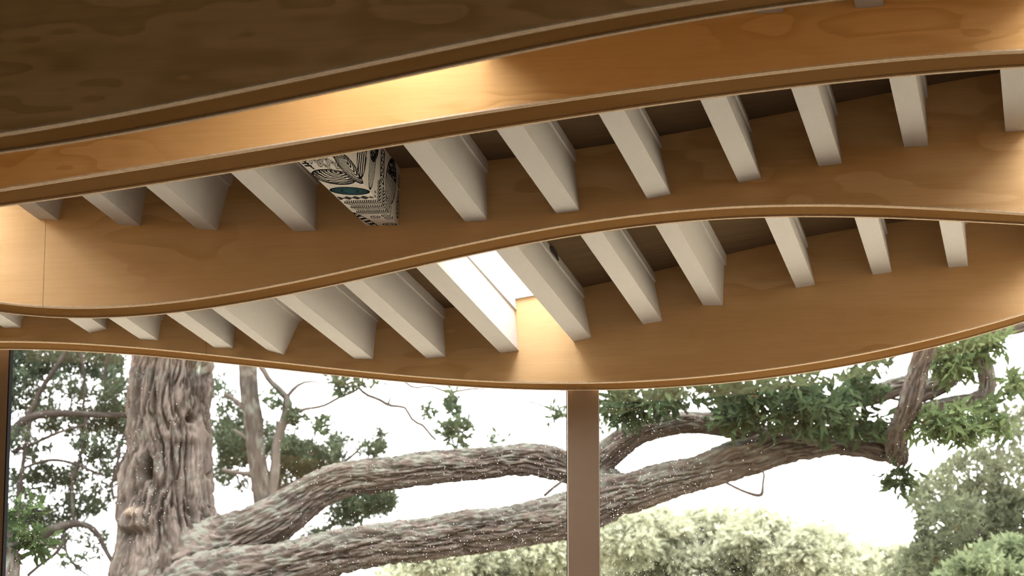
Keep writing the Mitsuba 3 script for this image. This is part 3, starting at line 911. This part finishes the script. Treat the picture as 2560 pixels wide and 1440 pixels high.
# thin second trunk behind it
key = thing('slender_tree', 'slender tree with smooth lichened trunk and thin forked branches, right behind the big trunk', 'tree')
Y2 = 28.0
add_tube(key + '__trunk', [(700, 2700, 40), (690, 2000, 36), (672, 1400, 28), (658, 1247, 25), (650, 1192, 24), (639, 1122, 22.5), (633, 1044, 24), (627, 1011, 23), (620, 917, 23), (615, 700, 20), (600, 400, 12)], Y2, 70, 0.05,
         bark=0.008, k_around=3.0, k_along=4, seed=51, lichen=0.55, base=((0.052, 0.043, 0.036), (0.033, 0.027, 0.023)), wob=0.04)
twigs(key + '__branch', [
    [(668, 1255, 10), (679, 1219, 11), (688, 1164, 9.5), (693, 1100, 9), (707, 1061, 10), (718, 1011, 8.5), (717, 992, 7.5)],
    [(717, 995, 7), (693, 969, 6.5), (671, 947, 5.5), (657, 922, 6), (640, 905, 6)],
    [(720, 990, 4), (732, 975, 3.2), (757, 957, 2), (799, 956, 1.2)],
    [(714, 1058, 7), (741, 1031, 3.5), (768, 1022, 2.5), (810, 1014, 2.2), (852, 992, 2), (896, 971, 1.8), (905, 955, 1.8), (912, 920, 1.8), (915, 850, 2)],
    [(896, 968, 2.2), (917, 987, 2.5), (950, 1000, 2.5), (970, 1012, 3), (992, 1016, 2.2), (1012, 1019, 2.2), (1022, 1035, 2), (1040, 1056, 2), (1055, 1062, 2), (1072, 1082, 1.8), (1090, 1100, 1.8)],
    [(970, 1012, 2), (975, 1000, 1.4), (978, 975, 0.8)],
    [(990, 935, 1.6), (1017, 959, 1.6), (1040, 970, 1.8), (1065, 965, 1.5), (1120, 980, 2), (1150, 977, 1.8), (1190, 972, 1.4), (1222, 974, 1)],
    [(1120, 980, 1.5), (1135, 988, 1.3), (1140, 1010, 1.3), (1143, 1060, 1.5), (1147, 1110, 1.8)],
    [(1262, 1016, 1.2), (1300, 1007, 0.9), (1330, 1006, 1.2), (1360, 1016, 1.2), (1382, 1025, 1.4), (1420, 1045, 1.6), (1440, 1060, 1.6), (1470, 1040, 2)],
    [(635, 1040, 7), (610, 1020, 5), (580, 995, 4), (560, 985, 3)],
    [(650, 1190, 6), (620, 1185, 5), (580, 1180, 4), (555, 1175, 3)],
    [(640, 1115, 5), (610, 1090, 3), (585, 1075, 2)]], Y2, 7, 0.06, col=((0.075, 0.064, 0.055), (0.05, 0.042, 0.036)), thick=1.3)
foliage(key + '__foliage', [
    (860, 955, 40, 22, 27.8, 0.3, 34), (935, 950, 20, 10, 27.8, 0.2, 8), (1136, 1002, 14, 14, 27.8, 0.12, 10), (1140, 1032, 12, 18, 27.8, 0.12, 6), (1110, 1080, 26, 16, 27.8, 0.2, 12),
    (1152, 1082, 34, 26, 27.8, 0.25, 26), (1148, 1112, 8, 10, 27.8, 0.1, 5), (1068, 1025, 18, 12, 27.8, 0.2, 6), (1390, 1035, 20, 16, 27.8, 0.2, 9), (1235, 1108, 16, 10, 27.8, 0.2, 5), (1510, 1050, 30, 40, 27.8, 0.3, 18),
    (685, 1010, 22, 30, 28, 0.2, 12), (735, 1045, 24, 22, 28, 0.2, 16), (800, 1070, 28, 20, 28, 0.2, 13)],
    0.10, ((0.075, 0.10, 0.055), (0.04, 0.055, 0.034)), 103, rosette=8)

# dark tree mass to the left and behind
key = thing('shady_tree', 'dark leafy tree with arching branches left of the big trunk', 'tree')
Y3 = 31.0
twigs(key + '__branch', [
    [(20, 1100, 14), (60, 1052, 12), (110, 1036, 10), (180, 1034, 9), (250, 1037, 8), (330, 1038, 7), (400, 1045, 6)],
    [(70, 1045, 8), (95, 990, 7), (125, 940, 7), (160, 890, 6), (190, 830, 5)],
    [(75, 1050, 6), (62, 1130, 6), (50, 1210, 6), (38, 1290, 6), (30, 1400, 8), (25, 1600, 12), (20, 2400, 18)],
    [(93, 1343, 14), (161, 1314, 12), (205, 1310, 9), (235, 1325, 8), (258, 1363, 7), (278, 1400, 6), (300, 1450, 5)],
    [(181, 1180, 4), (181, 1240, 4), (184, 1300, 5)],
    [(68, 1440, 5), (110, 1405, 5), (149, 1372, 5), (161, 1343, 5)],
    [(160, 1350, 3), (170, 1390, 2.5), (195, 1420, 2), (230, 1445, 1.5)],
    [(30, 1130, 5), (80, 1110, 5), (150, 1080, 4), (220, 1060, 3)],
    [(60, 1170, 4), (130, 1150, 3.5), (200, 1165, 3), (260, 1190, 2)],
    [(215, 1040, 4), (210, 1100, 3.5), (195, 1160, 3), (180, 1200, 3)],
    [(300, 1110, 4), (290, 1170, 4), (280, 1210, 3), (285, 1250, 2.5)],
    [(310, 1080, 4), (318, 1130, 4), (300, 1160, 3.5), (285, 1200, 3)],
    [(200, 880, 5), (212, 960, 4), (205, 1035, 4)],
    [(280, 870, 5), (262, 930, 4), (270, 985, 3)]], Y3 - 0.9, 9, 0.06, col=((0.03, 0.025, 0.022), (0.02, 0.017, 0.015)))
lb = []
rl = np.random.default_rng(5)
for (x, y, rx, ry, n) in ((90, 900, 100, 40, 280), (230, 905, 100, 45, 300), (60, 980, 70, 60, 210), (170, 970, 70, 28, 90), (280, 985, 45, 60, 170), (180, 1050, 120, 35, 200), (290, 1060, 50, 40, 150), (60, 1110, 50, 40, 80), (250, 1120, 70, 28, 100),
                          (140, 1195, 70, 32, 150), (40, 1195, 40, 30, 60), (290, 1185, 40, 35, 60), (210, 1170, 40, 25, 40), (200, 1265, 60, 28, 100), (70, 1300, 70, 35, 110), (130, 1300, 60, 30, 90), (250, 1240, 36, 26, 40), (120, 1345, 60, 20, 60), (230, 1345, 40, 30, 40), (200, 1400, 60, 22, 24), (60, 1240, 50, 20, 30)):
    lb.append((x, y, rx, ry, Y3 + rl.uniform(-0.6, 0.6), 0.7, n))
for (x, y, rx, ry, n) in ((-120, 960, 110, 70, 260), (-140, 1150, 100, 80, 180), (-120, 1350, 100, 80, 160), (80, 1520, 140, 60, 160), (-300, 1100, 110, 130, 240)):
    lb.append((x, y, rx, ry, Y3, 0.7, n))
foliage(key + '__foliage', lb, 0.074, ((0.062, 0.076, 0.046), (0.030, 0.041, 0.028)), 104, rosette=9)

key = thing('distant_tree', 'dark leafy tree in the gap behind the slender trunk', 'tree')
Y4 = 36.0
twigs(key + '__branch', [
    [(700, 2200, 24), (690, 1700, 18), (680, 1400, 12), (690, 1250, 8), (720, 1150, 6), (760, 1110, 4)],
    [(685, 1330, 7), (640, 1200, 6), (600, 1100, 4), (570, 1040, 3)],
    [(690, 1400, 7), (800, 1330, 6), (880, 1290, 5), (950, 1270, 3)],
    [(700, 1220, 5), (800, 1180, 4), (880, 1140, 3), (915, 1100, 2)]], Y4, 8, 0.1, col=((0.06, 0.05, 0.043), (0.04, 0.033, 0.028)))
foliage(key + '__foliage', [
    (545, 985, 30, 50, Y4, 0.6, 50), (580, 1010, 24, 24, Y4, 0.5, 24), (570, 1085, 46, 50, Y4, 0.8, 170), (600, 1130, 60, 50, Y4, 0.8, 190), (560, 1180, 40, 30, Y4, 0.6, 40), (600, 1205, 50, 20, Y4, 0.6, 34),
    (670, 1090, 40, 50, Y4, 0.6, 110), (720, 1130, 50, 45, Y4, 0.8, 180), (770, 1150, 60, 42, Y4, 0.8, 200), (830, 1145, 46, 34, Y4, 0.7, 90), (850, 1110, 26, 34, Y4, 0.4, 34), (720, 1185, 50, 20, Y4, 0.5, 50), (930, 1125, 34, 30, Y4, 0.5, 56), (955, 1100, 16, 30, Y4, 0.3, 16),
    (900, 1260, 70, 34, Y4, 0.7, 220), (950, 1250, 46, 36, Y4, 0.6, 110), (860, 1300, 50, 24, Y4, 0.5, 60), (790, 1335, 40, 16, Y4, 0.5, 26), (620, 1050, 26, 30, Y4, 0.4, 30)],
    0.085, ((0.058, 0.075, 0.042), (0.028, 0.038, 0.026)), 105, rosette=9)

# leafy sapling at lower left, close to the glass
key = thing('young_tree', 'young tree with fresh bright green leaves and mossy stem at lower left', 'tree')
Y5 = 22.0
add_tube(key + '__trunk', [(15, 3200, 40), (12, 2200, 38), (14, 1600, 34), (18, 1440, 33), (22, 1395, 28), (30, 1330, 12), (40, 1280, 5)], Y5, 60, 0.04, bark=0.015, k_around=3, k_along=3, seed=61, lichen=0.9)
twigs(key + '__branch', [[(28, 1350, 5), (60, 1320, 4), (90, 1345, 3), (110, 1360, 2)], [(30, 1330, 4), (45, 1290, 3), (55, 1260, 2)]], Y5)
foliage(key + '__foliage', [(50, 1272, 40, 18, Y5, 0.2, 7), (26, 1310, 30, 36, Y5, 0.25, 9), (75, 1340, 44, 26, Y5, 0.25, 11), (105, 1360, 22, 18, Y5, 0.15, 8), (16, 1370, 20, 24, Y5, 0.2, 8)],
        0.125, ((0.062, 0.092, 0.036), (0.028, 0.043, 0.02)), 106, rosette=9, leaf_w=0.36)

# broad pale crowns beyond the limbs, and the tree at the right edge
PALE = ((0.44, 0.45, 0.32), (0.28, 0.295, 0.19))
CROWNS = [
    ('pale_tree', 'pale green tree crown under the lower limb, left of the brown post', 43.0, PALE, 0.15, 201,
     [(1080, 1420, 100, 50, 500), (1180, 1400, 90, 46, 420), (1280, 1385, 80, 46, 420), (1370, 1385, 90, 50, 500), (1200, 1480, 240, 60, 800), (1010, 1440, 60, 30, 140), (1220, 1590, 260, 70, 500)], (1230, 1500)),
    ('pale_tree_001', 'broad pale yellow-green tree crown right of the brown post', 47.0, PALE, 0.15, 202,
     [(1560, 1350, 90, 60, 520), (1640, 1330, 80, 50, 420), (1790, 1335, 110, 60, 700), (1900, 1350, 100, 60, 600), (1700, 1420, 220, 70, 1300), (1990, 1390, 90, 70, 560), (2060, 1370, 60, 50, 300), (1900, 1430, 180, 50, 700), (1780, 1560, 280, 80, 700)], (1800, 1520)),
    ('pale_tree_002', 'lower pale green tree crown dipping beside the dark tree at the right', 56.0, PALE, 0.15, 203,
     [(2130, 1420, 80, 60, 420), (2200, 1420, 80, 46, 380), (2060, 1450, 100, 50, 360), (2250, 1400, 40, 36, 120), (2250, 1560, 160, 70, 300)], (2150, 1520)),
    ('dark_tree', 'dark leafy tree with loose crown at the right edge, below the limbs', 34.0, ((0.16, 0.175, 0.105), (0.07, 0.08, 0.05)), 0.10, 204,
     [(2330, 1240, 46, 50, 90), (2420, 1180, 70, 50, 105), (2500, 1110, 60, 60, 105), (2550, 1190, 60, 60, 130), (2450, 1260, 90, 50, 180), (2370, 1310, 70, 50, 190), (2520, 1310, 80, 70, 380), (2420, 1370, 80, 50, 300), (2320, 1400, 60, 50, 240), (2280, 1420, 50, 36, 120), (2550, 1040, 30, 40, 50), (2660, 1180, 90, 110, 260), (2640, 1360, 90, 80, 260), (2820, 1280, 100, 120, 260)], (2480, 1520)),
    ('bushy_tree', 'light green bushy crown in the bottom right corner, in front of the dark tree', 31.0, ((0.19, 0.22, 0.12), (0.09, 0.115, 0.06)), 0.11, 205,
     [(2420, 1430, 60, 30, 200), (2500, 1400, 70, 40, 320), (2560, 1420, 50, 50, 240), (2460, 1460, 110, 40, 320)], (2500, 1520))]
for nm, lab, Y, cols, ll, seed, bl, stem in CROWNS:
    thing(nm, lab, 'tree')
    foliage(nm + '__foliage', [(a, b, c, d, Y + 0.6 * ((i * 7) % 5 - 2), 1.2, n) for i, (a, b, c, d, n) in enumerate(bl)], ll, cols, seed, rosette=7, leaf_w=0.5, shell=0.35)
    base_y = 2112 + 1.9 * F / Y
    add_tube(nm + '__trunk', [(stem[0] + 10, base_y, 26), (stem[0], (base_y + stem[1]) / 2, 20), (stem[0] - 6, stem[1], 14), (stem[0] + 8, stem[1] - 60, 6)], Y, 20, 0.2, bark=0.01, seed=seed, lichen=0.3)
    twigs(nm + '__branch', [[(stem[0], stem[1] + 60, 9), ((stem[0] + a) / 2, (stem[1] + b) / 2 + 20, 6), (a, b, 2.5)] for (a, b, c, d, n) in bl[:5]], Y, 6, 0.2)
